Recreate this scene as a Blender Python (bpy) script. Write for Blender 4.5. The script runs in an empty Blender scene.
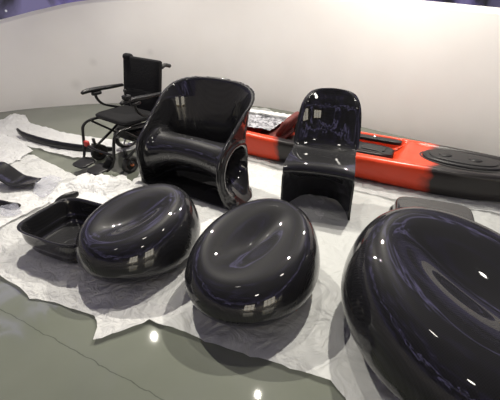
import bpy, bmesh, math, random
import numpy as np
from mathutils import Vector, Matrix, noise
from mathutils.geometry import delaunay_2d_cdt

random.seed(7)
SC = bpy.context.scene
COL = SC.collection
PI = math.pi

# ------------------------------------------------------------------ camera
CAM_H, PITCH, FPX = 1.5, math.radians(30), 378.0
cam_d = bpy.data.cameras.new('camera')
cam = bpy.data.objects.new('camera', cam_d)
COL.objects.link(cam)
cam.location = (0, 0, CAM_H)
cam.rotation_euler = (PI / 2 - PITCH, 0, 0)
cam_d.sensor_width = 36
cam_d.lens = 36 * FPX / 500
cam_d.clip_start = 0.05
SC.camera = cam
SC.view_settings.view_transform = 'Standard'
SC.view_settings.look = 'None'
SC.view_settings.gamma = 1
SC.view_settings.use_curve_mapping = False
SC.view_settings.exposure = -0.15


def F(u, v, z=0.0):
    """floor point (at height z) where the place's survey point u, v lies"""
    x = (u - 250) / FPX
    y = -(v - 200) / FPX
    Y = math.cos(PITCH) + y * math.sin(PITCH)
    Z = -math.sin(PITCH) + y * math.cos(PITCH)
    t = (z - CAM_H) / Z
    return Vector((x * t, Y * t, z))


# ------------------------------------------------------------------ materials
def new_mat(name):
    m = bpy.data.materials.new(name)
    m.use_nodes = True
    nt = m.node_tree
    return m, nt, nt.nodes['Principled BSDF']


def setp(b, **k):
    names = {'color': 'Base Color', 'rough': 'Roughness', 'metal': 'Metallic', 'coat': 'Coat Weight',
             'coat_rough': 'Coat Roughness', 'spec': 'Specular IOR Level', 'alpha': 'Alpha',
             'trans': 'Transmission Weight', 'ior': 'IOR', 'sheen': 'Sheen Weight'}
    for a, v in k.items():
        if a == 'color':
            v = (*v, 1)
        b.inputs[names[a]].default_value = v


def node(nt, t, **k):
    n = nt.nodes.new(t)
    for a, v in k.items():
        setattr(n, a, v)
    return n


def simple(name, color, rough=0.5, noise_amt=0.15, scale=20, bump=0.0, **k):
    m, nt, b = new_mat(name)
    setp(b, color=color, rough=rough, **k)
    tc = node(nt, 'ShaderNodeTexCoord')
    nz = node(nt, 'ShaderNodeTexNoise')
    nz.inputs['Scale'].default_value = scale
    nz.inputs['Detail'].default_value = 4
    nt.links.new(tc.outputs['Object'], nz.inputs['Vector'])
    mx = node(nt, 'ShaderNodeMix', data_type='RGBA')
    mx.inputs[6].default_value = (*[c * (1 - noise_amt) for c in color], 1)
    mx.inputs[7].default_value = (*[min(1, c * (1 + noise_amt)) for c in color], 1)
    nt.links.new(nz.outputs['Fac'], mx.inputs[0])
    nt.links.new(mx.outputs[2], b.inputs['Base Color'])
    if bump:
        bp = node(nt, 'ShaderNodeBump')
        bp.inputs['Strength'].default_value = bump
        bp.inputs['Distance'].default_value = 0.01
        nt.links.new(nz.outputs['Fac'], bp.inputs['Height'])
        nt.links.new(bp.outputs['Normal'], b.inputs['Normal'])
    return m


def carbon(name, tint=(0.012, 0.012, 0.013), rough=0.4, weave=260, under=0.05):
    """black twill weave under clear gloss"""
    m, nt, b = new_mat(name)
    setp(b, color=tint, rough=rough, metal=0.0, coat=1.0, coat_rough=0.012, spec=under)
    tc = node(nt, 'ShaderNodeTexCoord')
    mp = node(nt, 'ShaderNodeMapping')
    mp.inputs['Rotation'].default_value = (0.0, 0.0, PI / 4)
    mp.inputs['Scale'].default_value = (1, 1, 0.0)
    mp.inputs['Location'].default_value = (0, 0, 0.001)
    nt.links.new(tc.outputs['Object'], mp.inputs['Vector'])
    ck = node(nt, 'ShaderNodeTexChecker')
    ck.inputs['Scale'].default_value = weave
    ck.inputs['Color1'].default_value = (*[c * 0.85 for c in tint], 1)
    ck.inputs['Color2'].default_value = (*[c * 1.2 for c in tint], 1)
    nt.links.new(mp.outputs['Vector'], ck.inputs['Vector'])
    nt.links.new(ck.outputs['Color'], b.inputs['Base Color'])
    return m


M = {}
M['carbon'] = carbon('gloss_carbon_fibre')
M['carbon_fine'] = carbon('fine_carbon_fibre', tint=(0.013, 0.013, 0.0145), rough=0.4, weave=200, under=0.05)
M['carbon_matt'] = simple('satin_black_composite', (0.010, 0.010, 0.011), 0.35, spec=0.3)
M['black_fabric'] = simple('black_fabric', (0.007, 0.007, 0.008), 0.9, spec=0.15, scale=60, bump=0.3)
M['black_plastic'] = simple('black_plastic', (0.010, 0.010, 0.011), 0.4, spec=0.25)
M['black_frame'] = simple('black_painted_tube', (0.006, 0.006, 0.006), 0.28, spec=0.3)
M['rubber'] = simple('black_rubber', (0.015, 0.015, 0.015), 0.75)
M['chrome'] = simple('brushed_metal', (0.45, 0.45, 0.46), 0.3, metal=1.0)
M['red'] = simple('red_strap', (0.35, 0.02, 0.015), 0.6)
M['copper'] = simple('copper_coloured_metal', (0.5, 0.16, 0.07), 0.35, metal=0.8)
M['dark_red'] = simple('dark_red_fabric', (0.10, 0.014, 0.010), 0.7, noise_amt=0.5, scale=25)
M['grille'] = simple('dark_floor_pad', (0.03, 0.03, 0.032), 0.6)

# white wall paint with faint smudges
m, nt, b = new_mat('white_wall_paint')
setp(b, rough=0.55)
tc = node(nt, 'ShaderNodeTexCoord')
nz = node(nt, 'ShaderNodeTexNoise')
nz.inputs['Scale'].default_value = 0.9
nz.inputs['Detail'].default_value = 5
nt.links.new(tc.outputs['Object'], nz.inputs['Vector'])
rp = node(nt, 'ShaderNodeValToRGB')
rp.color_ramp.elements[0].position = 0.3
rp.color_ramp.elements[0].color = (0.70, 0.68, 0.655, 1)
rp.color_ramp.elements[1].position = 0.7
rp.color_ramp.elements[1].color = (0.78, 0.765, 0.74, 1)
nt.links.new(nz.outputs['Fac'], rp.inputs['Fac'])
last = rp.outputs['Color']
for (px, py, pz, rad, st) in ((0, 0, 0, 0, 0),):
    pass
WALLMAT = (m, nt, b, tc)
WALL_LAST = [last]
M['wall'] = m

# floor epoxy with a hairline crack
m, nt, b = new_mat('grey_green_epoxy_floor')
tc = node(nt, 'ShaderNodeTexCoord')
nz = node(nt, 'ShaderNodeTexNoise')
nz.inputs['Scale'].default_value = 1.6
nz.inputs['Detail'].default_value = 6
nt.links.new(tc.outputs['Object'], nz.inputs['Vector'])
rp = node(nt, 'ShaderNodeValToRGB')
rp.color_ramp.elements[0].position = 0.25
rp.color_ramp.elements[0].color = (0.120, 0.130, 0.105, 1)
rp.color_ramp.elements[1].position = 0.75
rp.color_ramp.elements[1].color = (0.160, 0.170, 0.142, 1)
nt.links.new(nz.outputs['Fac'], rp.inputs['Fac'])
p0, p1 = F(0, 309), F(158, 397)
dx, dy = (p1 - p0).normalized().x, (p1 - p0).normalized().y
sep = node(nt, 'ShaderNodeSeparateXYZ')
nt.links.new(tc.outputs['Object'], sep.inputs[0])


def mth(nt, op, a, bb=None, c=None):
    n = node(nt, 'ShaderNodeMath', operation=op)
    for i, v in enumerate((a, bb, c)):
        if v is None:
            continue
        if isinstance(v, (int, float)):
            n.inputs[i].default_value = v
        else:
            nt.links.new(v, n.inputs[i])
    return n.outputs[0]


nz2 = node(nt, 'ShaderNodeTexNoise')
nz2.inputs['Scale'].default_value = 9
nz2.inputs['Detail'].default_value = 3
nt.links.new(tc.outputs['Object'], nz2.inputs['Vector'])
d = mth(nt, 'ADD', mth(nt, 'MULTIPLY', sep.outputs[0], -dy), mth(nt, 'MULTIPLY', sep.outputs[1], dx))
d = mth(nt, 'SUBTRACT', d, -dy * p0.x + dx * p0.y)
d = mth(nt, 'ADD', d, mth(nt, 'MULTIPLY', mth(nt, 'SUBTRACT', nz2.outputs['Fac'], 0.5), 0.035))
d = mth(nt, 'ABSOLUTE', d)
crk = mth(nt, 'LESS_THAN', d, 0.0022)
crk = mth(nt, 'MULTIPLY', crk, 0.55)
mx = node(nt, 'ShaderNodeMix', data_type='RGBA')
nt.links.new(crk, mx.inputs[0])
nt.links.new(rp.outputs['Color'], mx.inputs[6])
mx.inputs[7].default_value = (0.03, 0.035, 0.028, 1)
nt.links.new(mx.outputs[2], b.inputs['Base Color'])
setp(b, rough=0.16, spec=0.35)
rr = mth(nt, 'MULTIPLY_ADD', nz.outputs['Fac'], 0.04, 0.005)
nt.links.new(rr, b.inputs['Roughness'])
M['floor'] = m


def sheet_mat(name, col, transp, rough=0.55, trl=0.25, scale=14, bump=0.6, spec=0.3):
    m, nt, b = new_mat(name)
    setp(b, color=col, rough=rough, spec=spec)
    out = nt.nodes['Material Output']
    tr = node(nt, 'ShaderNodeBsdfTransparent')
    tl = node(nt, 'ShaderNodeBsdfTranslucent')
    tl.inputs['Color'].default_value = (*col, 1)
    m1 = node(nt, 'ShaderNodeMixShader')
    m1.inputs[0].default_value = trl
    m2 = node(nt, 'ShaderNodeMixShader')
    m2.inputs[0].default_value = transp
    nt.links.new(b.outputs[0], m1.inputs[1])
    nt.links.new(tl.outputs[0], m1.inputs[2])
    nt.links.new(m1.outputs[0], m2.inputs[1])
    nt.links.new(tr.outputs[0], m2.inputs[2])
    nt.links.new(m2.outputs[0], out.inputs['Surface'])
    tc = node(nt, 'ShaderNodeTexCoord')
    nz = node(nt, 'ShaderNodeTexNoise')
    nz.inputs['Scale'].default_value = scale
    nz.inputs['Detail'].default_value = 5
    nz.inputs['Distortion'].default_value = 1.2
    nt.links.new(tc.outputs['Object'], nz.inputs['Vector'])
    bp = node(nt, 'ShaderNodeBump')
    bp.inputs['Strength'].default_value = bump
    bp.inputs['Distance'].default_value = 0.045
    nt.links.new(nz.outputs['Fac'], bp.inputs['Height'])
    nt.links.new(bp.outputs['Normal'], tl.inputs['Normal'])
    nt.links.new(bp.outputs['Normal'], b.inputs['Normal'])
    return m


M['sheet'] = sheet_mat('thin_white_packing_sheet', (0.74, 0.74, 0.73), 0.18)
M['sheet_white'] = sheet_mat('white_tissue_paper', (0.74, 0.74, 0.735), 0.08)
M['thin_film'] = sheet_mat('thin_translucent_sheet', (0.72, 0.73, 0.72), 0.36, rough=0.42, trl=0.2, scale=5, bump=0.8, spec=0.4)
M['film'] = sheet_mat('milky_plastic_film', (0.62, 0.63, 0.63), 0.35, rough=0.22, trl=0.2, scale=10, bump=0.9, spec=0.6)
M['bag'] = sheet_mat('clear_plastic_bag', (0.55, 0.56, 0.66), 0.60, rough=0.15, trl=0.1, scale=30, bump=1.0, spec=0.8)

# bubble wrap on the boat
m, nt, b = new_mat('grey_bubble_wrap')
setp(b, rough=0.3, spec=0.7)
tc = node(nt, 'ShaderNodeTexCoord')
vo = node(nt, 'ShaderNodeTexNoise')
vo.inputs['Scale'].default_value = 16
vo.inputs['Detail'].default_value = 3
vo.inputs['Distortion'].default_value = 1.5
nt.links.new(tc.outputs['Object'], vo.inputs['Vector'])
rp = node(nt, 'ShaderNodeValToRGB')
rp.color_ramp.elements[0].position = 0.36
rp.color_ramp.elements[0].color = (0.03, 0.03, 0.035, 1)
rp.color_ramp.elements[1].position = 0.62
rp.color_ramp.elements[1].color = (0.42, 0.42, 0.45, 1)
nt.links.new(vo.outputs['Fac'], rp.inputs['Fac'])
nt.links.new(rp.outputs['Color'], b.inputs['Base Color'])
bp = node(nt, 'ShaderNodeBump')
bp.inputs['Distance'].default_value = 0.02
nt.links.new(vo.outputs['Fac'], bp.inputs['Height'])
nt.links.new(bp.outputs['Normal'], b.inputs['Normal'])
M['wrap'] = m

# starry projection screen
m, nt, b = new_mat('starry_screen')
nt.nodes.remove(b)
em = node(nt, 'ShaderNodeEmission')
nt.links.new(em.outputs[0], nt.nodes['Material Output'].inputs['Surface'])
tc = node(nt, 'ShaderNodeTexCoord')
n1 = node(nt, 'ShaderNodeTexNoise')
n1.inputs['Scale'].default_value = 0.7
n1.inputs['Detail'].default_value = 8
n1.inputs['Roughness'].default_value = 0.62
n1.inputs['Distortion'].default_value = 0.6
nt.links.new(tc.outputs['Object'], n1.inputs['Vector'])
rp = node(nt, 'ShaderNodeValToRGB')
e = rp.color_ramp.elements
e[0].position = 0.34
e[0].color = (0.050, 0.048, 0.044, 1)
e[1].position = 0.70
e[1].color = (0.85, 0.75, 1.4, 1)
e2 = e.new(0.50)
e2.color = (0.060, 0.056, 0.062, 1)
e3 = e.new(0.61)
e3.color = (0.22, 0.17, 0.48, 1)
nt.links.new(n1.outputs['Fac'], rp.inputs['Fac'])
vs = node(nt, 'ShaderNodeTexVoronoi')
vs.inputs['Scale'].default_value = 9
nt.links.new(tc.outputs['Object'], vs.inputs['Vector'])
st = node(nt, 'ShaderNodeMapRange')
st.inputs['From Min'].default_value = 0.16
st.inputs['From Max'].default_value = 0.02
st.inputs['To Min'].default_value = 0
st.inputs['To Max'].default_value = 1.6
nt.links.new(vs.outputs['Distance'], st.inputs['Value'])
ad = node(nt, 'ShaderNodeMix', data_type='RGBA', blend_type='ADD')
ad.inputs[0].default_value = 1
nt.links.new(rp.outputs['Color'], ad.inputs[6])
nt.links.new(st.outputs['Result'], ad.inputs[7])
nt.links.new(ad.outputs[2], em.inputs['Color'])
em.inputs['Strength'].default_value = 0.52
sepz = node(nt, 'ShaderNodeSeparateXYZ')
nt.links.new(tc.outputs['Object'], sepz.inputs[0])
n5 = node(nt, 'ShaderNodeTexNoise')
n5.inputs['Scale'].default_value = 0.9
n5.inputs['Detail'].default_value = 7
n5.inputs['Distortion'].default_value = 1.0
nt.links.new(tc.outputs['Object'], n5.inputs['Vector'])
def mth0(op, a, b2):
    n = node(nt, 'ShaderNodeMath', operation=op)
    for i, v in enumerate((a, b2)):
        if isinstance(v, (int, float)):
            n.inputs[i].default_value = v
        elif v is not None:
            nt.links.new(v, n.inputs[i])
    return n.outputs[0]
hz_ = mth0('ADD', sepz.outputs[2], mth0('MULTIPLY', mth0('SUBTRACT', n5.outputs['Fac'], 0.5), 5.0))
bd = node(nt, 'ShaderNodeMapRange')
bd.inputs['From Min'].default_value = 0.40
bd.inputs['From Max'].default_value = 0.0
bd.inputs['To Max'].default_value = 1.0
nt.links.new(mth0('ABSOLUTE', mth0('SUBTRACT', hz_, 3.2), None), bd.inputs['Value'])
low = node(nt, 'ShaderNodeMapRange')
low.inputs['From Min'].default_value = 1.9
low.inputs['From Max'].default_value = 1.3
low.inputs['To Max'].default_value = 0.38
nt.links.new(hz_, low.inputs['Value'])
bsum = mth0('ADD', mth0('MULTIPLY', mth0('POWER', bd.outputs[0], 2.0), 3.0), low.outputs[0])
cband = node(nt, 'ShaderNodeMix', data_type='RGBA')
cband.clamp_factor = False
nt.links.new(bsum, cband.inputs[0])
cband.inputs[6].default_value = (0, 0, 0, 1)
cband.inputs[7].default_value = (0.80, 0.70, 1.35, 1)
ad2 = node(nt, 'ShaderNodeMix', data_type='RGBA', blend_type='ADD')
ad2.inputs[0].default_value = 1
nt.links.new(ad.outputs[2], ad2.inputs[6])
nt.links.new(cband.outputs[2], ad2.inputs[7])
nt.links.new(ad2.outputs[2], em.inputs['Color'])
M['screen'] = m

m, nt, b = new_mat('lit_window_glass')
setp(b, color=(0.8, 0.78, 0.7), rough=0.2)
b.inputs['Emission Color'].default_value = (1.0, 0.93, 0.78, 1)
b.inputs['Emission Strength'].default_value = 6.0
M['lit_glass'] = m
M['yellow_frame'] = simple('yellow_window_frame', (0.6, 0.42, 0.04), 0.4)

# boat plastic: red orange, sprayed black patches along the length
m, nt, b = new_mat('orange_black_boat_plastic')
setp(b, rough=0.28, spec=0.3)
tc = node(nt, 'ShaderNodeTexCoord')
sep = node(nt, 'ShaderNodeSeparateXYZ')
nt.links.new(tc.outputs['Object'], sep.inputs[0])
nz = node(nt, 'ShaderNodeTexNoise')
nz.inputs['Scale'].default_value = 5
nz.inputs['Detail'].default_value = 4
nt.links.new(tc.outputs['Object'], nz.inputs['Vector'])
xx = mth(nt, 'ADD', sep.outputs[0], mth(nt, 'MULTIPLY', mth(nt, 'SUBTRACT', nz.outputs['Fac'], 0.5), 0.28))
bowm = node(nt, 'ShaderNodeMapRange')
bowm.inputs['From Min'].default_value = 0.66
bowm.inputs['From Max'].default_value = 0.76
nt.links.new(xx, bowm.inputs['Value'])
mid = mth(nt, 'ABSOLUTE', mth(nt, 'ADD', xx, 0.47))
midm = node(nt, 'ShaderNodeMapRange')
midm.inputs['From Min'].default_value = 0.17
midm.inputs['From Max'].default_value = 0.10
nt.links.new(mid, midm.inputs['Value'])
fac = mth(nt, 'MAXIMUM', bowm.outputs[0], midm.outputs[0])
mx = node(nt, 'ShaderNodeMix', data_type='RGBA')
nt.links.new(fac, mx.inputs[0])
mx.inputs[6].default_value = (0.62, 0.055, 0.02, 1)
mx.inputs[7].default_value = (0.018, 0.016, 0.016, 1)
nt.links.new(mx.outputs[2], b.inputs['Base Color'])
M['boat'] = m


# ------------------------------------------------------------------ object helpers
def tag(o, label=None, cat=None, group=None, kind=None):
    if label:
        o['label'] = label
    if cat:
        o['category'] = cat
    if group:
        o['group'] = group
    if kind:
        o['kind'] = kind
    return o


def empty(name, loc, rz=0):
    o = bpy.data.objects.new(name, None)
    COL.objects.link(o)
    o.location = loc
    o.rotation_euler = (0, 0, rz)
    o.empty_display_size = 0.1
    return o


def mesh_obj(name, verts, faces, mat, parent=None, smooth=True):
    me = bpy.data.meshes.new(name)
    me.from_pydata([tuple(v) for v in verts], [], [tuple(f) for f in faces])
    me.validate()
    me.update()
    bm = bmesh.new()
    bm.from_mesh(me)
    bmesh.ops.recalc_face_normals(bm, faces=bm.faces)
    bm.to_mesh(me)
    bm.free()
    if smooth:
        for p in me.polygons:
            p.use_smooth = True
    if mat:
        me.materials.append(M[mat] if isinstance(mat, str) else mat)
    o = bpy.data.objects.new(name, me)
    COL.objects.link(o)
    if parent:
        o.parent = parent
    return o


class MB:
    """collects shapes for one mesh"""

    def __init__(s):
        s.v, s.f = [], []

    def add(s, verts, faces):
        k = len(s.v)
        s.v += [Vector(v) for v in verts]
        s.f += [[i + k for i in f] for f in faces]
        return s

    def tube(s, pts, r, n=10, smooth=True, step=6, cap=True):
        pts = [Vector(p) for p in pts]
        if not isinstance(r, (list, tuple)):
            r = [r] * len(pts)
        if smooth and len(pts) > 2:
            P, R = [], []
            for i in range(len(pts) - 1):
                a, b_, c, d_ = pts[max(i - 1, 0)], pts[i], pts[i + 1], pts[min(i + 2, len(pts) - 1)]
                for k in range(step):
                    t = k / step
                    P.append(0.5 * ((2 * b_) + (c - a) * t + (2 * a - 5 * b_ + 4 * c - d_) * t * t + (3 * b_ - a - 3 * c + d_) * t ** 3))
                    R.append(r[i] * (1 - t) + r[i + 1] * t)
            P.append(pts[-1])
            R.append(r[-1])
        else:
            P, R = pts, r
        T = []
        for i in range(len(P)):
            T.append((P[min(i + 1, len(P) - 1)] - P[max(i - 1, 0)]).normalized())
        up = Vector((0, 0, 1)) if abs(T[0].z) < 0.9 else Vector((1, 0, 0))
        nrm = T[0].cross(up).normalized()
        V, Fc = [], []
        for i, p in enumerate(P):
            nrm = (nrm - T[i] * nrm.dot(T[i])).normalized()
            bn = T[i].cross(nrm)
            for k in range(n):
                a = 2 * PI * k / n
                V.append(p + (nrm * math.cos(a) + bn * math.sin(a)) * R[i])
        for i in range(len(P) - 1):
            for k in range(n):
                Fc.append([i * n + k, i * n + (k + 1) % n, (i + 1) * n + (k + 1) % n, (i + 1) * n + k])
        if cap:
            Fc.append(list(range(n))[::-1])
            Fc.append([(len(P) - 1) * n + k for k in range(n)])
        return s.add(V, Fc)

    def slab(s, c, size, R=None, bevel=0.01, n=5, p=5.0, pinch=0.0):
        """soft edged block: stacked superellipse loops"""
        c = Vector(c)
        sx, sy, sz = [q / 2 for q in size]
        N = 40
        V, Fc = [], []
        lv = []
        bv = min(bevel, sz)
        for k in range(n + 1):
            a = PI / 2 * k / n
            lv.append((-sz + bv - bv * math.cos(a), bv - bv * math.sin(a)))
        lv = lv + [(-z_, i_) for z_, i_ in lv[::-1]]
        for z_, ins in lv:
            for k in range(N):
                a = 2 * PI * k / N
                ca, sa = math.cos(a), math.sin(a)
                q = (abs(ca) ** p + abs(sa) ** p) ** (-1 / p)
                V.append(Vector(((sx - ins) * ca * q, (sy - ins) * sa * q, z_)))
        L = len(lv)
        for i in range(L - 1):
            for k in range(N):
                Fc.append([i * N + k, i * N + (k + 1) % N, (i + 1) * N + (k + 1) % N, (i + 1) * N + k])
        Fc.append(list(range(N))[::-1])
        Fc.append([(L - 1) * N + k for k in range(N)])
        if R is None:
            R = Matrix.Identity(3)
        V = [R @ v + c for v in V]
        return s.add(V, Fc)

    def lathe(s, c, axis, prof, n=32):
        """prof: (radius, offset along axis)"""
        c, axis = Vector(c), Vector(axis).normalized()
        up = Vector((0, 0, 1)) if abs(axis.z) < 0.9 else Vector((1, 0, 0))
        a1 = axis.cross(up).normalized()
        a2 = axis.cross(a1)
        V, Fc = [], []
        for r, h in prof:
            for k in range(n):
                a = 2 * PI * k / n
                V.append(c + axis * h + (a1 * math.cos(a) + a2 * math.sin(a)) * max(r, 1e-4))
        for i in range(len(prof) - 1):
            for k in range(n):
                Fc.append([i * n + k, i * n + (k + 1) % n, (i + 1) * n + (k + 1) % n, (i + 1) * n + k])
        return s.add(V, Fc)

    def build(s, name, mat, parent=None, smooth=True):
        return mesh_obj(name, s.v, s.f, mat, parent, smooth)


def grid_faces(nu, nv, wrap_v=False):
    fs = []
    for i in range(nu - 1):
        for j in range(nv if wrap_v else nv - 1):
            fs.append([i * nv + j, i * nv + (j + 1) % nv, (i + 1) * nv + (j + 1) % nv, (i + 1) * nv + j])
    return fs


def cr(pts, n):
    """Catmull-Rom through pts of any dimension, n samples per span"""
    pts = [np.array(p, float) for p in pts]
    out = []
    for i in range(len(pts) - 1):
        a, b_, c, d_ = pts[max(i - 1, 0)], pts[i], pts[i + 1], pts[min(i + 2, len(pts) - 1)]
        for k in range(n):
            t = k / n
            out.append(0.5 * ((2 * b_) + (c - a) * t + (2 * a - 5 * b_ + 4 * c - d_) * t * t + (3 * b_ - a - 3 * c + d_) * t ** 3))
    out.append(pts[-1])
    return out


def sstep(a, b_, x):
    t = np.clip((x - a) / (b_ - a), 0, 1)
    return t * t * (3 - 2 * t)


def surface_nets(f, mn, mx, h):
    mn = np.array(mn, float)
    dims = np.ceil((np.array(mx) - mn) / h).astype(int) + 1
    ax = [mn[i] + h * np.arange(dims[i]) for i in range(3)]
    X, Y, Z = np.meshgrid(*ax, indexing='ij')
    D = f(X, Y, Z)
    ins = D < 0
    nx, ny, nz_ = dims
    c = np.zeros((nx - 1, ny - 1, nz_ - 1), int)
    for i in (0, 1):
        for j in (0, 1):
            for k in (0, 1):
                c += ins[i:nx - 1 + i, j:ny - 1 + j, k:nz_ - 1 + k]
    act = (c > 0) & (c < 8)
    idx = -np.ones(act.shape, int)
    cells = np.argwhere(act)
    idx[act] = np.arange(len(cells))
    acc = np.zeros((len(cells), 3))
    cnt = np.zeros(len(cells))
    corners = [(i, j, k) for i in (0, 1) for j in (0, 1) for k in (0, 1)]
    for a in corners:
        for b_ in corners:
            if sum(b_) - sum(a) == 1 and all(b_[q] >= a[q] for q in range(3)):
                da = D[cells[:, 0] + a[0], cells[:, 1] + a[1], cells[:, 2] + a[2]]
                db = D[cells[:, 0] + b_[0], cells[:, 1] + b_[1], cells[:, 2] + b_[2]]
                cross = (da < 0) != (db < 0)
                t = np.where(cross, da / np.where(da == db, 1, da - db), 0)
                p = np.array(a)[None, :] + t[:, None] * (np.array(b_) - np.array(a))[None, :]
                acc += np.where(cross[:, None], p, 0)
                cnt += cross
    V = mn + (cells + acc / cnt[:, None]) * h
    faces = []
    for axn in range(3):
        o = [0, 0, 0]
        o[axn] = 1
        A = ins[:nx - o[0], :ny - o[1], :nz_ - o[2]]
        B = ins[o[0]:, o[1]:, o[2]:]
        e_ = np.argwhere(A != B)
        u, v = [(1, 2), (2, 0), (0, 1)][axn]
        e_ = e_[(e_[:, u] > 0) & (e_[:, v] > 0) & (e_[:, u] < dims[u] - 1) & (e_[:, v] < dims[v] - 1)]
        du = np.zeros(3, int)
        du[u] = 1
        dv = np.zeros(3, int)
        dv[v] = 1
        q = [e_, e_ - du, e_ - du - dv, e_ - dv]
        faces.append(np.stack([idx[w[:, 0], w[:, 1], w[:, 2]] for w in q], 1))
    return V, np.concatenate(faces)


# ------------------------------------------------------------------ the room
WP = [(-1.9, 5.36, 1.28), (-0.2, 5.30, 1.33), (0.75, 4.82, 1.335), (1.46, 4.23, 1.32), (2.43, 3.38, 1.25),
      (3.3, 2.4, 1.22), (3.9, 1.0, 1.2), (4.0, -0.8, 1.2), (3.3, -2.8, 1.2), (1.6, -4.2, 1.2), (-0.6, -4.6, 1.2),
      (-3.0, -3.6, 1.2), (-4.6, -1.6, 1.2), (-5.2, 0.6, 1.1), (-5.1, 2.7, .95), (-4.3, 4.2, .95), (-3.3, 4.94, 1.02),
      (-2.6, 5.22, 1.17)]
closed = [WP[-1]] + WP + [WP[0], WP[1]]
curve = cr(closed, 14)[14:14 * (len(WP) + 1)]
NW = len(curve)
norms = []
for i in range(NW):
    t = curve[(i + 1) % NW][:2] - curve[i - 1][:2]
    t /= np.linalg.norm(t)
    nrm = np.array([-t[1], t[0]])
    if np.dot(nrm, curve[i][:2]) < 0:
        nrm = -nrm
    norms.append(nrm)
V = []
rows = [(0.0, 0.0, 0), (0.0, 1.0, -0.012), (0.012, 1.0, 0), (0.11, 1.0, 0.0), (0.11, 1.0, 0.03), (0.15, 1.0, 0.03), (0.15, 0.0, 0)]
for off, k, dz in rows:
    for i in range(NW):
        p = curve[i][:2] + norms[i] * off
        V.append((p[0], p[1], curve[i][2] * k + dz))
wall = mesh_obj('wall_back', V, grid_faces(len(rows), NW, True), 'wall', smooth=False)
tag(wall, kind='structure')
for p in wall.data.polygons:
    p.use_smooth = abs(p.normal.z) < 0.3

V = []
ks = [(0.13, None, 0), (0.22, None, 0.6), (0.35, 3.0, 0)]
for off, z, dz in ks:
    for i in range(NW):
        p = curve[i][:2] + norms[i] * off
        V.append((p[0], p[1], (curve[i][2] - 0.02 + dz) if z is None else z))
for sc_, z in ((0.95, 4.2), (0.78, 5.1), (0.55, 5.7), (0.28, 6.05), (0.01, 6.15)):
    for i in range(NW):
        p = curve[i][:2] + norms[i] * 0.35
        V.append((p[0] * sc_, p[1] * sc_, z))
dome = mesh_obj('ceiling', V, grid_faces(8, NW, True), 'screen')
tag(dome, kind='structure')

V = [(x, y, z) for z in (-0.1, 0.0) for x, y in ((-6.5, -6), (5.5, -6), (5.5, 7), (-6.5, 7))]
fl = mesh_obj('floor', V, [(0, 1, 2, 3), (4, 5, 6, 7), (0, 1, 5, 4), (1, 2, 6, 5), (2, 3, 7, 6), (3, 0, 4, 7)], 'floor', smooth=False)
tag(fl, kind='structure')


def smudge(u, v, w):
    nt = M['wall'].node_tree
    # point of the wall seen there
    best = None
    for i in range(NW):
        for z in np.arange(0.1, 1.3, 0.02):
            p = curve[i]
            dpt = p[1] * math.cos(PITCH) + (CAM_H - z) * math.sin(PITCH)
            if dpt < 0.5:
                continue
            uu = 250 + FPX * p[0] / dpt
            vv = 200 - FPX * (p[1] * math.sin(PITCH) - (CAM_H - z) * math.cos(PITCH)) / dpt
            e_ = abs(uu - u) + abs(vv - v)
            if best is None or e_ < best[0]:
                best = (e_, Vector((p[0], p[1], z)))
    tc_ = WALLMAT[3]
    sub = node(nt, 'ShaderNodeVectorMath', operation='DISTANCE')
    nt.links.new(tc_.outputs['Object'], sub.inputs[0])
    sub.inputs[1].default_value = best[1]
    mr = node(nt, 'ShaderNodeMapRange')
    mr.inputs['From Min'].default_value = w
    mr.inputs['From Max'].default_value = 0
    mr.inputs['To Max'].default_value = 0.30
    nt.links.new(sub.outputs['Value'], mr.inputs['Value'])
    mx_ = node(nt, 'ShaderNodeMix', data_type='RGBA')
    nt.links.new(mr.outputs[0], mx_.inputs[0])
    nt.links.new(WALL_LAST[0], mx_.inputs[6])
    mx_.inputs[7].default_value = (0.4, 0.38, 0.36, 1)
    WALL_LAST[0] = mx_.outputs[2]


smudge(93, 63, 0.07)
smudge(77, 84, 0.09)
smudge(154, 53, 0.06)
M['wall'].node_tree.links.new(WALL_LAST[0], WALLMAT[2].inputs['Base Color'])


def window(name, x, y, rz, w, h, z0, nx_):
    r = empty(name, (x, y, 0), rz)
    tag(r, kind='structure')
    MB().slab((0, 0, z0 + h / 2), (w, 0.02, h), bevel=0.002, p=40).build('pane', 'lit_glass', r, False)
    mb = MB()
    for k in range(nx_ + 1):
        mb.slab((-w / 2 + w * k / nx_, 0.02, z0 + h / 2), (0.05, 0.05, h + 0.05), bevel=0.004, p=30)
    for k in (0, 0.6, 1):
        mb.slab((0, 0.02, z0 + h * k), (w + 0.05, 0.05, 0.05), bevel=0.004, p=30)
    mb.build('window_frame', 'yellow_frame', r, False)
    return r


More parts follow.
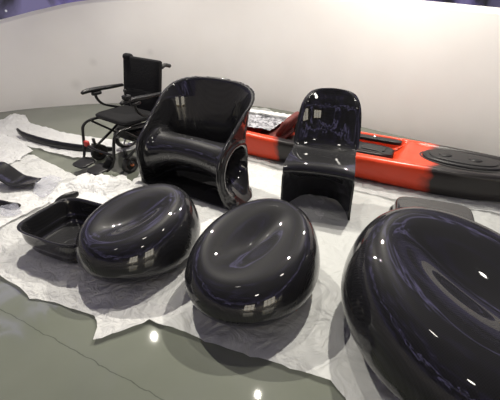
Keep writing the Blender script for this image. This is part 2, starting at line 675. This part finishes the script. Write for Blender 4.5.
# ------------------------------------------------------------------ loose sheets on the floor
def sheet(name, poly, mat, z0, amp, step=0.03, crumples=(), seed=0, fold=0.0, sm=True):
    P = [Vector((p[0], p[1])) for p in poly]
    # denser, slightly ragged outline
    Q = []
    for i in range(len(P)):
        a, b_ = P[i], P[(i + 1) % len(P)]
        n = max(1, int((b_ - a).length / (step * 1.2)))
        t = (b_ - a).normalized()
        nn = Vector((-t.y, t.x))
        for k in range(n):
            q = a + (b_ - a) * k / n
            if k:
                q += nn * noise.noise(Vector((q.x * 3, q.y * 3, seed))) * 0.03
            Q.append(q)
    xs = [p.x for p in Q]
    ys = [p.y for p in Q]
    pts = list(Q)
    x = min(xs)
    while x < max(xs):
        y = min(ys)
        while y < max(ys):
            pts.append(Vector((x + random.uniform(-.3, .3) * step, y + random.uniform(-.3, .3) * step)))
            y += step
        x += step
    edges = [(i, (i + 1) % len(Q)) for i in range(len(Q))]
    vo_, _, fo, *_r = delaunay_2d_cdt(pts, edges, [], 1, 1e-5)
    Z = []
    for p in vo_:
        n1_ = noise.noise(Vector((p.x * 2.3, p.y * 2.3, seed)))
        n2_ = 1 - abs(noise.noise(Vector((p.x * 5 + n1_ * 2, p.y * 5, seed + 5)))) * 2
        n3_ = 1 - abs(noise.noise(Vector((p.x * 13, p.y * 13 + n1_ * 3, seed + 9)))) * 2
        z = z0 + amp * (0.45 * (n1_ + 1) * 0.5 + 0.4 * max(0, n2_) ** 2 + 0.25 * max(0, n3_) ** 3)
        for (cx, cy, rr_, hh) in crumples:
            dd = math.hypot(p.x - cx, p.y - cy) / rr_
            if dd < 1:
                k = 0.5 + 0.5 * noise.noise(Vector((p.x * 14, p.y * 14, seed)))
                k2 = 1 - abs(noise.noise(Vector((p.x * 22, p.y * 22, seed + 3)))) * 2
                k3 = abs(noise.noise(Vector((p.x * 6 + 3, p.y * 6, seed + 1))))
                z += hh * (1 - dd * dd) * (0.2 + 0.9 * k3 + 0.5 * k + 0.25 * max(0, k2))
        Z.append(z)
    return mesh_obj(name, [(p.x, p.y, z) for p, z in zip(vo_, Z)], fo, mat, None, sm)


def FP(*uv):
    return [F(u, v)[:2] for u, v in uv]


def crum(u, v, r, h):
    p = F(u, v)
    return (p.x, p.y, r, h)


main_poly = FP((-60, 235), (-30, 262), (0, 276), (18, 288), (30, 300), (60, 305), (95, 318), (98, 330), (94, 343), (112, 337),
               (150, 322), (160, 327)) + FP((205, 300), (290, 260), (330, 205), (300, 158), (250, 158), (215, 150), (180, 152), (150, 160), (133, 186),
               (112, 176), (82, 182), (70, 174), (52, 166), (35, 157), (10, 152), (-60, 165))
s = sheet('packing_sheet', main_poly, 'sheet', 0.004, 0.026, crumples=[crum(82, 186, 0.2, 0.03), crum(125, 192, 0.26, 0.05), crum(60, 225, .3, .01)], seed=1)
tag(s, 'large wrinkled white sheet under the black tray and left oval stool, torn corner at front', 'sheet')

front_poly = FP((150, 322), (180, 333), (205, 345), (250, 360), (290, 371), (330, 383), (345, 400), (352, 425), (640, 425), (560, 330), (520, 215), (500, 202), (440, 193),
                (300, 158), (262, 152), (238, 172), (200, 215), (165, 285), (140, 316))
s = sheet('packing_sheet', front_poly, 'thin_film', 0.009, 0.020, seed=4)
tag(s, 'wide thin white sheet under the middle and right oval stools and the high-backed chair', 'sheet')

blade_poly = FP((-30, 127), (0, 123), (14, 119), (24, 117), (30, 124), (60, 133), (118, 143), (150, 148), (128, 153), (100, 158), (74, 160), (45, 152), (10, 143), (-40, 142))
s = sheet('packing_sheet', blade_poly, 'sheet_white', 0.004, 0.03, crumples=[crum(22, 121, 0.22, 0.06), crum(5, 126, 0.25, 0.03)], seed=8)
tag(s, 'narrow white sheet under the long black blade by the wall', 'sheet')

left_poly = FP((-40, 132), (0, 136), (18, 142), (34, 153), (22, 163), (8, 169), (-60, 172))
s = sheet('packing_sheet', left_poly, 'sheet_white', 0.020, 0.03, seed=12)
tag(s, 'flat pale sheet at the left edge behind the bent black panel', 'sheet')

mid_poly = FP((85, 222), (50, 205), (0, 232), (-30, 240), (-60, 230), (-20, 212), (40, 196), (70, 186), (84, 178), (104, 178), (118, 186), (128, 181), (140, 200), (120, 215))
s = sheet('tissue_paper', mid_poly, 'sheet_white', 0.018, 0.035, step=0.02, crumples=[crum(88, 186, 0.17, 0.06), crum(113, 188, 0.19, 0.08), crum(66, 192, 0.1, 0.03)], seed=21)
tag(s, 'crumpled white tissue paper behind the black tray', 'paper')

back_poly = FP((238, 109), (262, 111), (300, 117), (345, 124), (345, 150), (300, 150), (240, 128))
s = sheet('plastic_film', back_poly, 'film', 0.004, 0.02, seed=31, crumples=[crum(258, 112, 0.2, 0.05)])
tag(s, 'white plastic film lying behind the kayak at the wall', 'film')

kf_poly = FP((236, 150), (262, 155), (300, 165), (350, 176), (400, 188), (450, 197), (560, 208), (620, 235), (520, 222), (440, 207), (390, 203), (350, 192), (300, 178), (262, 166), (236, 160))
s = sheet('plastic_film', kf_poly, 'film', 0.021, 0.03, seed=35)
tag(s, 'crinkled grey plastic film along the near side of the kayak', 'film')

# crumpled clear bag
bag = sheet('plastic_bag', [F(u, v, 0.0)[:2] for u, v in ((34, 198), (42, 184), (52, 179), (64, 186), (54, 196), (44, 203))], 'bag', 0.035, 0.03, step=0.018,
            crumples=[crum(50, 189, 0.16, 0.05)], seed=41)
tag(bag, 'crumpled clear plastic bag beside the bent black panel', 'bag')
bag2 = sheet('plastic_bag', [F(u, v, 0.0)[:2] for u, v in ((0, 214), (8, 208), (18, 211), (24, 217), (14, 222), (2, 220))], 'bag', 0.035, 0.02, step=0.018,
             crumples=[crum(12, 214, 0.1, 0.04)], seed=45)
tag(bag2, 'small clear plastic bag on the white sheet left of the black tray', 'bag')


# ------------------------------------------------------------------ oval stools
def pod(name, c, a, b_, h, rz, dish, dish_rot, egg=0.12, tilt=0.0, offx=0.0):
    prof = cr([(0, 0), (.36, 0.0), (.60, .02), (.80, .09), (.935, .21), (.995, .36), (.992, .50), (.962, .64), (.905, .78), (.825, .885), (.70, .96),
               (.45, 1.0), (.2, 1.0), (0.0, 1.0)], 6)
    N = 128
    V = []
    for (r, z) in prof:
        r = max(r, 1e-3)
        for k in range(N):
            th = 2 * PI * k / N
            R = 1 + egg * math.cos(th) + 0.02 * math.cos(2 * th + 0.6) + 0.015 * math.cos(3 * th)
            x, y = a * r * R * math.cos(th), b_ * r * R * math.sin(th)
            zz = h * z * (1 + tilt * x / a * (z ** 1.5))
            # dish (saddle shaped seat hollow)
            xr = (x - offx * a) * math.cos(dish_rot) + y * math.sin(dish_rot)
            yr = -(x - offx * a) * math.sin(dish_rot) + y * math.cos(dish_rot)
            if z > 0.85:
                w = (z - 0.85) / 0.15
                g = 0.85 * math.exp(-(xr / (0.50 * a)) ** 2 - (yr / (0.26 * b_)) ** 2) + 0.55 * math.exp(-((xr / (0.72 * a)) ** 2 + (yr / (0.66 * b_)) ** 2) ** 2)
                zz -= dish * g * min(1, w)
            V.append((x, y, zz))
    o = mesh_obj(name, V, grid_faces(len(prof), N, True), 'carbon_fine')
    o.location = c
    o.rotation_euler = (0, 0, rz)
    return o


Z0 = 0.016
p1_ = pod('oval_stool', (-0.67, 1.865, Z0), 0.37, 0.335, 0.35, math.radians(46), 0.050, math.radians(-8), egg=0.03, tilt=0.24)
tag(p1_, 'glossy black oval pebble stool beside the black tray, left of the other two', 'stool', 'oval pebble stools')
p2_ = pod('oval_stool', (0.035, 1.625, Z0), 0.41, 0.35, 0.36, math.radians(62), 0.050, math.radians(-15), egg=-0.04, tilt=0.26)
tag(p2_, 'glossy black oval pebble stool in the middle, in front of the high-backed chair', 'stool', 'oval pebble stools')
p3_ = pod('oval_stool', (0.92, 1.20, Z0), 0.58, 0.50, 0.46, math.radians(114), 0.07, math.radians(10), egg=-0.03, tilt=0.27)
tag(p3_, 'largest glossy black oval stool at the front right corner', 'stool', 'oval pebble stools')


# ------------------------------------------------------------------ tub armchair with tube seat
def tub_chair():
    t = 0.010

    def f(X, Y, Z):
        a = np.interp(Z, [-.1, 0, .08, .2, .35, .5, .7, .85, 1], [.43, .42, .392, .372, .366, .364, .385, .46, .50])
        yc = 0.22
        bb = 0.22 + 0.10 * Z
        yy = np.maximum(Y - yc, 0) / bb
        nrm = (np.abs(X / a) ** 2.7 + yy ** 2.7) ** (1 / 2.7)
        d = (nrm - 1) * np.minimum(a, bb) * 1.0
        # rounded bottom: union wall / floor plate
        body = np.maximum(d, -Z + 0.0)
        wall_ = np.abs(d + t) - t
        plate = np.maximum(np.abs(Z - 0.012) - 0.012, d)
        shell = np.minimum(wall_, plate)
        k = 0.03
        hh = np.clip(0.5 + 0.5 * (plate - wall_) / k, 0, 1)
        shell = plate * (1 - hh) + wall_ * hh - k * hh * (1 - hh)
        shell = np.maximum(shell, -Z)
        # rim
        zk = np.array([-.1, 0, .06, .15, .28, .38, .44, .50, .60, .72, .85, 1.0])
        yk = np.array([0.06, .05, .02, .0, -.02, -.015, .005, .06, .165, .30, .485, .72])
        yr = np.interp(Z, zk, yk)
        cut = (yr - Y) * 0.72
        shell = np.maximum(shell, cut)
        # tube seat
        zc = 0.335 - 0.055 * (np.abs(X) / 0.36) ** 2
        yc2 = 0.205 + 0.0 * X
        r = 0.108 + 0.072 * (np.abs(X) / 0.36) ** 3.0
        rho = np.sqrt(((Y - yc2) / 0.92) ** 2 + ((Z - zc) / 1.08) ** 2)
        dt = np.abs(rho - r) - t
        dt = np.maximum(dt, d)                    # ends at the outer wall
        shell = np.maximum(shell, -(rho - r))     # holes in the side walls
        k = 0.03
        hh = np.clip(0.5 + 0.5 * (dt - shell) / k, 0, 1)
        return dt * (1 - hh) + shell * hh - k * hh * (1 - hh)

    V, Fc = surface_nets(f, (-0.5, -0.07, -0.02), (0.5, 0.62, 0.95), 0.0062)
    # relax
    me = bpy.data.meshes.new('tub_armchair')
    me.from_pydata(V.tolist(), [], Fc.tolist())
    bm = bmesh.new()
    bm.from_mesh(me)
    for _ in range(8):
        bmesh.ops.smooth_vert(bm, verts=bm.verts, factor=0.5, use_axis_x=True, use_axis_y=True, use_axis_z=True)
    bmesh.ops.recalc_face_normals(bm, faces=bm.faces)
    bm.to_mesh(me)
    bm.free()
    for p in me.polygons:
        p.use_smooth = True
    me.materials.append(M['carbon'])
    o = bpy.data.objects.new('tub_armchair', me)
    COL.objects.link(o)
    return o


ac = tub_chair()
ac.scale = (1.08, 1.14, 0.945)
ac.location = (-0.55, 2.57, Z0)
ac.rotation_euler = (0, 0, math.atan2(-0.50, 0.86))
tag(ac, 'glossy black tub armchair with a rolled tube seat and open sides', 'armchair')


# ------------------------------------------------------------------ high-backed one-piece chair
def s_chair():
    #  y, z, halfwidth, forward sweep of the edges, edge raise
    K = [(.500, .835, .001, .00, .0), (.499, .8345, .06, .002, -.003), (.496, .826, .115, .008, -.005), (.485, .795, .170, .025, -.006),
         (.455, .72, .212, .045, .0), (.425, .60, .232, .060, .0), (.392, .50, .238, .070, .0), (.355, .435, .240, .060, .012),
         (.29, .405, .234, .02, .018), (.20, .402, .232, .0, .012), (.10, .408, .238, .0, .0), (.03, .405, .242, .0, -.014),
         (-.005, .385, .245, .005, -.01), (-.012, .352, .247, .014, .0), (.035, .322, .248, .055, .0), (.11, .285, .248, .13, .0),
         (.19, .225, .248, .21, .0), (.245, .13, .248, .265, .0), (.27, .05, .250, .285, .0), (.28, .0, .252, .31, .0)]
    S = cr(K, 6)
    NT = 61
    V = []
    for (y, z, w, fw, rz_) in S:
        for j in range(NT):
            t = -1 + 2 * j / (NT - 1)
            t = math.sin(t * PI / 2) * 0.5 + t * 0.5
            at = abs(t)
            pw = 2.2 if z > 0.3 else 2.2 + (0.3 - z) * 5
            yy = y - fw * at ** pw
            zz = z + rz_ * at ** 3
            # rolled outer lip
            lip = max(0, (at - 0.86) / 0.14) * min(1, w / 0.17) ** 2
            if z > 0.36 and y > 0.25:
                yy += 0.032 * lip ** 1.6
                zz += 0.006 * lip
            V.append((w * t, yy, max(0, zz)))
    o = mesh_obj('high_backed_chair', V, grid_faces(len(S), NT), 'carbon')
    md = o.modifiers.new('shell', 'SOLIDIFY')
    md.thickness = 0.014
    md.offset = 0
    bv = o.modifiers.new('round', 'BEVEL')
    bv.width = 0.004
    bv.segments = 2
    bv.limit_method = 'ANGLE'
    return o


pc = s_chair()
pc.scale = (1, 1, 0.95)
pc.location = (0.475, 2.37, Z0)
pc.rotation_euler = (0, 0, math.radians(-17))
tag(pc, 'glossy black one-piece chair with a tall rounded back and cantilever base', 'chair')


# ------------------------------------------------------------------ kayak
kd = math.radians(-28.2)
kay = empty('kayak', (0.88, 3.22, 0.012), kd)
kay.scale = (1, 0.96, 0.86)
tag(kay, 'orange and black sit-on-top kayak lying along the wall', 'kayak')
L2 = 1.72
V = []
NS, sec_n = 90, 0
for i in range(NS):
    u = -1 + 2 * i / (NS - 1)
    au = abs(u)
    w = 0.315 * (1 - au ** 2.8) ** 0.75 + 0.012
    rock = 0.16 * max(0, au - 0.45) ** 2 / 0.3
    g = 0.262 + 0.02 * au ** 3
    cock = float(sstep(-0.86, -0.78, u) * (1 - sstep(0.22, 0.30, u)))
    bulk = float(sstep(0.30, 0.34, u) * (1 - sstep(0.92, 1.0, u)))
    deck_z = g + 0.035 - 0.115 * cock - 0.02 * bulk
    half = [(0, rock), (.35 * w, rock), (.62 * w, rock + .012), (.84 * w, rock + .05 * (1 - au)), (.955 * w, rock + .115 * (1 - .5 * au)), (.99 * w, .7 * g + .3 * rock), (1.0 * w, g - .01),
            (.985 * w, g + .01), (.94 * w, g + .026), (.86 * w, g + .032), (.79 * w, g + .030), (.74 * w, .35 * (g + .03) + .65 * deck_z), (.69 * w, deck_z), (.4 * w, deck_z + .004), (0, deck_z + .008)]
    sm_ = cr(half, 3)
    ring = [(x, y) for x, y in sm_]
    full = ring + [(-x, y) for x, y in ring[-2:0:-1]]
    sec_n = len(full)
    for (yy, z) in full:
        V.append((u * L2, -yy, z))
Fc = grid_faces(NS, sec_n, True)
Fc.append(list(range(sec_n)))
Fc.append([(NS - 1) * sec_n + k for k in range(sec_n)][::-1])
mesh_obj('hull', V, Fc, 'boat', kay)


def kx(u):
    return u * L2


DZ = 0.275
mb = MB().slab((0.08, -0.03, 0.24), (0.66, 0.25, 0.06), bevel=0.02, p=4)
c1 = mb.build('hatch_cover', 'black_plastic', kay)
mb = MB()
mb.slab((-0.04, -0.03, 0.275), (0.24, 0.12, 0.02), bevel=0.008, p=6)
mb.slab((0.24, -0.03, 0.272), (0.20, 0.12, 0.015), bevel=0.006, p=6)
mb.build('hatch_lid', 'carbon_matt', c1)
mb = MB()
mb.slab((0.04, 0.175, 0.285), (0.80, 0.085, 0.035), bevel=0.008, p=8)
mb.build('gear_track', 'black_plastic', kay)
for q in (-0.2, -0.08, 0.06, 0.2):
    MB().lathe((q, 0.175, 0.30), (0, 0, 1), [(0, 0), (.016, 0), (.016, .012), (.010, .018), (0, .018)], 14).build('rail_knob', 'chrome', kay)
mb = MB()
mb.tube([(-0.35, -0.195, 0.302), (-0.1, -0.2, 0.305), (0.2, -0.2, 0.305), (0.42, -0.19, 0.30)], 0.006)
mb.build('deck_cord', 'rubber', kay)
mb = MB()
mb.slab((0.93, 0.0, 0.288), (0.60, 0.31, 0.04), bevel=0.018, p=2.3)
bow = mb.build('bow_hatch_cover', 'black_plastic', kay)
mb = MB()
mb.slab((0.93, 0.0, 0.309), (0.50, 0.235, 0.016), bevel=0.007, p=2.3)
mb.build('hatch_lid', 'carbon_matt', bow)
for q in (0.80, 1.02):
    MB().lathe((q, 0, 0.315), (0, 0, 1), [(0, 0), (.05, 0), (.05, .004), (.04, .01), (0, .01)], 20).build('hatch_latch', 'black_plastic', bow)
ring = [(0.93 + 0.315 * math.cos(a), 0.168 * math.sin(a), 0.281) for a in np.linspace(0, 2 * PI, 41)]
MB().tube(ring, 0.009, smooth=False).build('hatch_rim', 'rubber', bow)
# folded seat
mb = MB()
mb.slab((-0.70, 0.0, 0.24), (0.28, 0.36, 0.05), bevel=0.02, p=5)
mb.slab((-0.58, 0.0, 0.36), (0.26, 0.36, 0.06), Matrix.Rotation(math.radians(-62), 3, 'Y'), bevel=0.025, p=4)
mb.build('seat', 'dark_red', kay)
# bubble wrap draped over the stern half
V = []
nu_, nv_ = 46, 26
for i in range(nu_):
    x = -1.42 + 0.72 * i / (nu_ - 1)
    for j in range(nv_):
        y = -0.18 + 0.50 * j / (nv_ - 1)
        n_ = noise.noise(Vector((x * 7, y * 7, 2)))
        z = 0.318 + 0.03 * abs(n_) + 0.012 * noise.noise(Vector((x * 25, y * 25, 4)))
        if y > 0.27:
            z -= (y - 0.27) * 0.6
        V.append((x + 0.02 * n_, y + 0.02 * noise.noise(Vector((x * 9, y * 2, 7))), z))
wr = mesh_obj('bubble_wrap', V, grid_faces(nu_, nv_), 'wrap')
wr.scale = kay.scale
wr.location = kay.location
wr.rotation_euler = (0, 0, kd)
tag(wr, 'grey bubble wrap draped over the left end of the kayak', 'bubble wrap')
V = []
for i in range(40):
    x = -1.30 + 0.75 * i / 39
    for j in range(10):
        y = 0.19 + 0.12 * j / 9 + 0.015 * noise.noise(Vector((x * 6, 0, 3)))
        V.append((x, y, 0.358 + 0.02 * abs(noise.noise(Vector((x * 14, y * 14, 2)))) - max(0, y - .28) * 0.5))
wp = mesh_obj('paper_strip', V, grid_faces(40, 10), 'sheet_white')
wp.scale = kay.scale
wp.location = kay.location
wp.rotation_euler = (0, 0, kd)
tag(wp, 'white paper strip on the bubble wrap along the far edge of the kayak', 'paper')

# ------------------------------------------------------------------ wheelchair
# local frame: +x is the way it faces, +y its left, z up
wd = math.atan2(-0.80, -0.60)
wc = empty('wheelchair', (-1.15, 3.40, 0.0), wd)
wc.scale = (1, 1.17, 0.905)
tag(wc, 'black wheelchair with armrests and small wheels, standing behind the tub armchair', 'wheelchair')
SW = 0.215
SH = 0.47
bk = MB()
ang = math.radians(9)
Rb = Matrix.Rotation(-ang, 3, 'Y')
bkb = MB().slab((-0.237, 0, 0.73), (0.05, 0.43, 0.54), Rb, bevel=0.02, p=9)
bo = bkb.build('backrest', 'black_fabric', wc)
MB().slab((-0.205, 0, 0.60), (0.03, 0.36, 0.20), Rb, bevel=0.014, p=7).build('lumbar_pad', 'black_fabric', bo)
MB().slab((-0.275, -0.17, 0.985), (0.075, 0.09, 0.07), Rb, bevel=0.03, p=3).build('top_pad', 'black_fabric', bo)
MB().slab((-0.02, 0, SH + .01), (0.40, 0.42, 0.05), bevel=0.025, p=7).build('seat', 'black_fabric', wc)
for s_ in (-1, 1):
    # back post with bent push handle
    mb = MB().tube([(-0.19, s_ * .205, .40), (-0.22, s_ * .205, .60), (-0.262, s_ * .205, .86), (-0.285, s_ * .205, .925), (-0.33, s_ * .205, .945), (-0.37, s_ * .205, .935)], 0.012)
    ph = mb.build('back_post', 'black_frame', wc)
    MB().tube([(-0.29, s_ * .205, .93), (-0.33, s_ * .205, .947), (-0.385, s_ * .205, .93)], 0.019).build('push_grip', 'rubber', ph)
    # armrest with curved support
    mb = MB().tube([(-0.22, s_ * .235, .70), (-0.1, s_ * .24, .705), (0.08, s_ * .24, .715), (0.18, s_ * .24, .712), (0.215, s_ * .24, .70)], [.016, .020, .022, .021, .013])
    ar = mb.build('armrest', 'black_plastic', wc)
    MB().tube([(0.085, s_ * .24, .70), (0.075, s_ * .24, .62), (0.02, s_ * .24, .55), (-0.09, s_ * .235, .50), (-0.17, s_ * .22, .47)], 0.013).build('armrest_support', 'black_frame', ar)
    MB().slab((0.07, s_ * .24, .675), (0.10, .04, .035), bevel=.012, p=3).build('armrest_bracket', 'black_plastic', ar)
    # side frame: seat rail bends down to the leg rest
    mb = MB()
    mb.tube([(-0.22, s_ * .20, .435), (0.05, s_ * .20, .44), (0.21, s_ * .20, .445), (0.29, s_ * .20, .41), (0.315, s_ * .195, .33), (0.335, s_ * .19, .20), (0.36, s_ * .18, .12)], 0.013)
    mb.tube([(0.20, s_ * .20, .43), (0.08, s_ * .20, .33), (-0.12, s_ * .20, .17), (-0.20, s_ * .20, .14)], 0.012)
    mb.tube([(-0.18, s_ * .20, .43), (-0.06, s_ * .20, .32), (0.14, s_ * .20, .20), (0.22, s_ * .20, .155)], 0.012)
    mb.build('side_frame', 'black_frame', wc)
    # footplate
    mb = MB().slab((0.43, s_ * .095, .095), (0.17, 0.15, 0.018), Matrix.Rotation(math.radians(8), 3, 'Y'), bevel=0.008, p=4)
    mb.tube([(0.36, s_ * .18, .12), (0.385, s_ * .16, .095), (0.42, s_ * .10, .092)], 0.011)
    mb.build('footplate', 'black_plastic', wc)
    # rear drive wheel
    y = s_ * 0.235
    mb = MB().lathe((-0.17, y, 0.150), (0, 1, 0), [(.118, -.02), (.135, -.024), (.148, -.016), (.150, 0), (.148, .016), (.135, .024), (.118, .02), (.118, -.02)], 40)
    wh = mb.build('wheel', 'rubber', wc)
    mb = MB().lathe((-0.17, y, 0.150), (0, 1, 0), [(.0, -.03), (.035, -.03), (.04, -.02), (.04, .02), (.035, .03), (0, .03)], 24)
    for k in range(6):
        a = 2 * PI * k / 6
        mb.tube([(-0.17 + .03 * math.cos(a), y, .15 + .03 * math.sin(a)), (-0.17 + .12 * math.cos(a), y, .15 + .12 * math.sin(a))], 0.009, smooth=False)
    mb.lathe((-0.17, y, 0.150), (0, 1, 0), [(.108, -.016), (.12, -.016), (.12, .016), (.108, .016), (.108, -.016)], 40)
    mb.build('wheel_rim', 'chrome', wh)
    # motor
    MB().lathe((-0.17, s_ * .13, .15), (0, s_, 0), [(0, 0), (.045, 0), (.048, .01), (.048, .07), (.04, .08), (0, .08)], 24).build('motor', 'black_plastic', wc)
    # front caster
    yc_ = s_ * 0.20
    mb = MB().lathe((0.19, yc_, 0.085), (0, 1, 0), [(.05, -.015), (.075, -.018), (.085, -.010), (.085, .010), (.075, .018), (.05, .015), (.05, -.015)], 32)
    mb.lathe((0.19, yc_, 0.085), (0, 1, 0), [(0, -.012), (.05, -.010), (.05, .010), (0, .012)], 24)
    cw = mb.build('caster_wheel', 'rubber', wc)
    mb = MB()
    for q in (-1, 1):
        mb.tube([(0.19, yc_ + q * .026, .085), (0.215, yc_ + q * .026, .17)], 0.007, smooth=False)
    mb.slab((0.218, yc_, .18), (.05, .065, .02), bevel=.006, p=5)
    mb.tube([(0.22, yc_, .18), (0.225, yc_, .25)], 0.014, smooth=False)
    mb.build('caster_fork', 'black_frame', cw)
    MB().lathe((0.19, yc_, 0.085), (0, 1, 0), [(0, -.032), (.014, -.032), (.014, .032), (0, .032)], 14).build('axle', 'copper', cw)
MB().tube([(-0.02, -.19, .18), (-0.02, .19, .38)], .011, smooth=False).tube([(-0.02, .19, .18), (-0.02, -.19, .38)], .011, smooth=False).build('cross_brace', 'black_frame', wc)
MB().slab((-0.06, 0, .30), (.26, .20, .10), bevel=.02, p=5).build('battery_box', 'black_plastic', wc)
MB().tube([(0.33, -.19, .23), (0.34, 0.0, .22), (0.33, .19, .23)], .012).build('leg_bar', 'black_frame', wc)
MB().slab((0.33, -0.15, .245), (.035, .05, .06), bevel=.01, p=4).build('strap', 'red', wc)
MB().slab((0.15, 0.24, .75), (.07, .05, .04), bevel=.012, p=4).lathe((0.155, .24, .765), (0, 0, 1), [(.006, 0), (.006, .03), (.014, .04), (.012, .055), (0, .06)], 14).build('joystick', 'black_plastic', wc)
MB().tube([(0.345, .17, .20), (0.37, .12, .10), (0.36, .13, .06)], [.03, .034, .02]).build('calf_pad', 'black_fabric', wc)


# ------------------------------------------------------------------ trays
def tray(name, w, dpt, h, p=4.5, lip=0.02, mat='carbon', t=0.01, taper=0.82):
    N = 72
    lv = [(.0, 0, .0), (.70 * taper, .0, 0), (.93 * taper, .004, 0), (taper, .03 * h / .1, 0), (1 - .35 * (1 - taper), .5 * h, 0), (.985, .9 * h, 0), (1.03, h, 0),
          (1.0, h + .004, 0), (.955, h - .002, 0), (.93, .88 * h, 0), (.89 - .2 * (1 - taper), .5 * h, 0), (taper * .92, .03 * h / .1 + t, 0), (taper * .85, .012 + t, 0), (.6 * taper, .006 + t, 0), (0, .006 + t, 0)]
    lv = cr([(a, b_) for a, b_, _ in lv], 4)
    V = []
    for r, z in lv:
        r = max(r, 1e-3)
        for k in range(N):
            a = 2 * PI * k / N
            ca, sa = math.cos(a), math.sin(a)
            q = (abs(ca) ** p + abs(sa) ** p) ** (-1 / p)
            V.append((r * w / 2 * ca * q, r * dpt / 2 * sa * q, max(0, z)))
    return mesh_obj(name, V, grid_faces(len(lv), N, True), mat)


tr = tray('open_tray', 0.52, 0.45, 0.175, taper=0.9)
tr.location = (-1.14, 2.01, 0.022)
tr.rotation_euler = (0, 0, math.radians(-24))
tag(tr, 'open glossy black square tray with rounded corners left of the stools', 'tray')

tr2 = tray('upturned_tub', 0.56, 0.34, 0.19, p=5, taper=0.88)
tr2.location = (1.20, 2.10, 0.214)
tr2.rotation_euler = (PI, 0, math.radians(-20))
tag(tr2, 'black upturned tub behind the largest stool, in front of the kayak', 'tub')


# ------------------------------------------------------------------ blades and panels
def blade(name, pts, width, thick, mat='carbon_matt', up=(0, 0, 1), tap=0.5):
    """long lens section swept along pts; width along 'up', thickness across"""
    P = [Vector(p) for p in cr(pts, 8)]
    n = 14
    V = []
    for i, p in enumerate(P):
        t = (P[min(i + 1, len(P) - 1)] - P[max(i - 1, 0)]).normalized()
        upv = Vector(up)
        upv = (upv - t * upv.dot(t)).normalized()
        sd = t.cross(upv)
        s_ = i / (len(P) - 1)
        k = max(0.06, (4 * s_ * (1 - s_)) ** tap)
        for j in range(n):
            a = 2 * PI * j / n
            V.append(p + upv * math.cos(a) * width / 2 * k + sd * math.sin(a) * thick / 2 * k)
    Fc = grid_faces(len(P), n, True)
    Fc += [list(range(n))[::-1], [(len(P) - 1) * n + j for j in range(n)]]
    return mesh_obj(name, V, Fc, mat)


a_, c_ = F(17, 131, 0.05), F(117, 156, 0.04)
pts = []
for (u, v, z) in ((17, 129, .09), (24, 135, .06), (45, 142, .05), (70, 147, .05), (95, 149, .05), (115, 149, .055)):
    pts.append(F(u, v, z))
bl = blade('curved_blade', pts, 0.085, 0.05, tap=0.35)
tag(bl, 'long curved black blade lying on the white sheet near the wall', 'blade')
pts = [F(55, 204, .10), F(66, 198, .12), F(79, 193, .12)]
fn = blade('small_fin', pts, 0.07, 0.05)
tag(fn, 'small black fin standing behind the black tray', 'fin')
pts = [F(-12, 200, .05), F(0, 204, .05), F(10, 206, .05), F(21, 205, .05)]
b2 = blade('pointed_blade', pts, 0.07, 0.035, up=(0.3, 0.3, 1), tap=0.6)
tag(b2, 'pointed black blade at the left edge in front of the bent panel', 'blade')

# bent panel: plate rising to the left, flat flange to the right
prof = cr([(-.30, .19), (-.24, .205), (-.17, .17), (-.08, .09), (-.02, .045), (.06, .035), (.16, .045), (.22, .06)], 6)
V = []
for (x, z) in prof:
    for j in range(13):
        y = -.12 + .24 * j / 12
        sk = 0.05 * (x + .3)
        V.append((x, y * (1 - .6 * max(0, x - .05) / .2) + sk, z + 0.012 * (abs(y) / .12) ** 3))
bp_ = mesh_obj('bent_panel', V, grid_faces(len(prof), 13), 'carbon')
md = bp_.modifiers.new('shell', 'SOLIDIFY')
md.thickness = 0.012
bp_.scale = (0.78, 0.8, 0.7)
bp_.location = (*F(20, 188)[:2], 0.03)
bp_.rotation_euler = (0, 0, math.radians(-12))
tag(bp_, 'bent glossy black panel with a raised edge at the left side of the floor', 'panel')


# ------------------------------------------------------------------ lamps and added fill lights
def area(name, loc, target, power, size, col=(1, 0.945, 0.84), spread=PI):
    ld = bpy.data.lights.new(name, 'AREA')
    ld.shape = 'DISK'
    ld.size = size
    ld.energy = power
    ld.color = col
    ld.spread = spread
    o = bpy.data.objects.new(name, ld)
    COL.objects.link(o)
    o.location = loc
    o.rotation_euler = (Vector(target) - Vector(loc)).to_track_quat('-Z', 'Y').to_euler()
    return o


area('ceiling_lamp_or_fill', (-1.70, 4.60, 3.95), (-0.5, 1.9, 0), 112, 0.035, spread=PI * 0.62)
area('ceiling_lamp_or_fill', (0.12, 3.60, 4.10), (0.1, 1.8, 0), 34, 0.03, spread=PI * 0.7)
area('ceiling_lamp_or_fill', (1.60, 4.10, 3.85), (0.3, 1.8, 0), 92, 0.07, spread=PI * 0.62)
# unseen wash lights added to brighten the wall evenly
area('ceiling_lamp_or_fill', (-1.2, 1.6, 4.4), (-1.4, 5.3, 0.3), 17, 0.3, spread=PI * 0.55)
area('ceiling_lamp_or_fill', (1.4, 1.2, 4.4), (1.6, 4.6, 0.3), 14, 0.3, spread=PI * 0.55)
area('ceiling_lamp_or_fill', (-3.2, 0.9, 4.2), (-3.4, 4.8, 0.3), 12, 0.3, spread=PI * 0.55)
area('ceiling_lamp_or_fill', (0.5, -2.0, 4.4), (0.3, 2.0, 0), 16, 0.4)  # soft fill added behind the camera to brighten the front floor

window('window_1', 0.15, -4.25, 0, 1.5, 1.7, 0.5, 3)
window('window_2', 2.6, -3.0, math.radians(38), 1.5, 1.7, 0.5, 3)

w = bpy.data.worlds.new('world')
SC.world = w
w.use_nodes = True
w.node_tree.nodes['Background'].inputs[0].default_value = (0.02, 0.02, 0.03, 1)
w.node_tree.nodes['Background'].inputs[1].default_value = 0.3
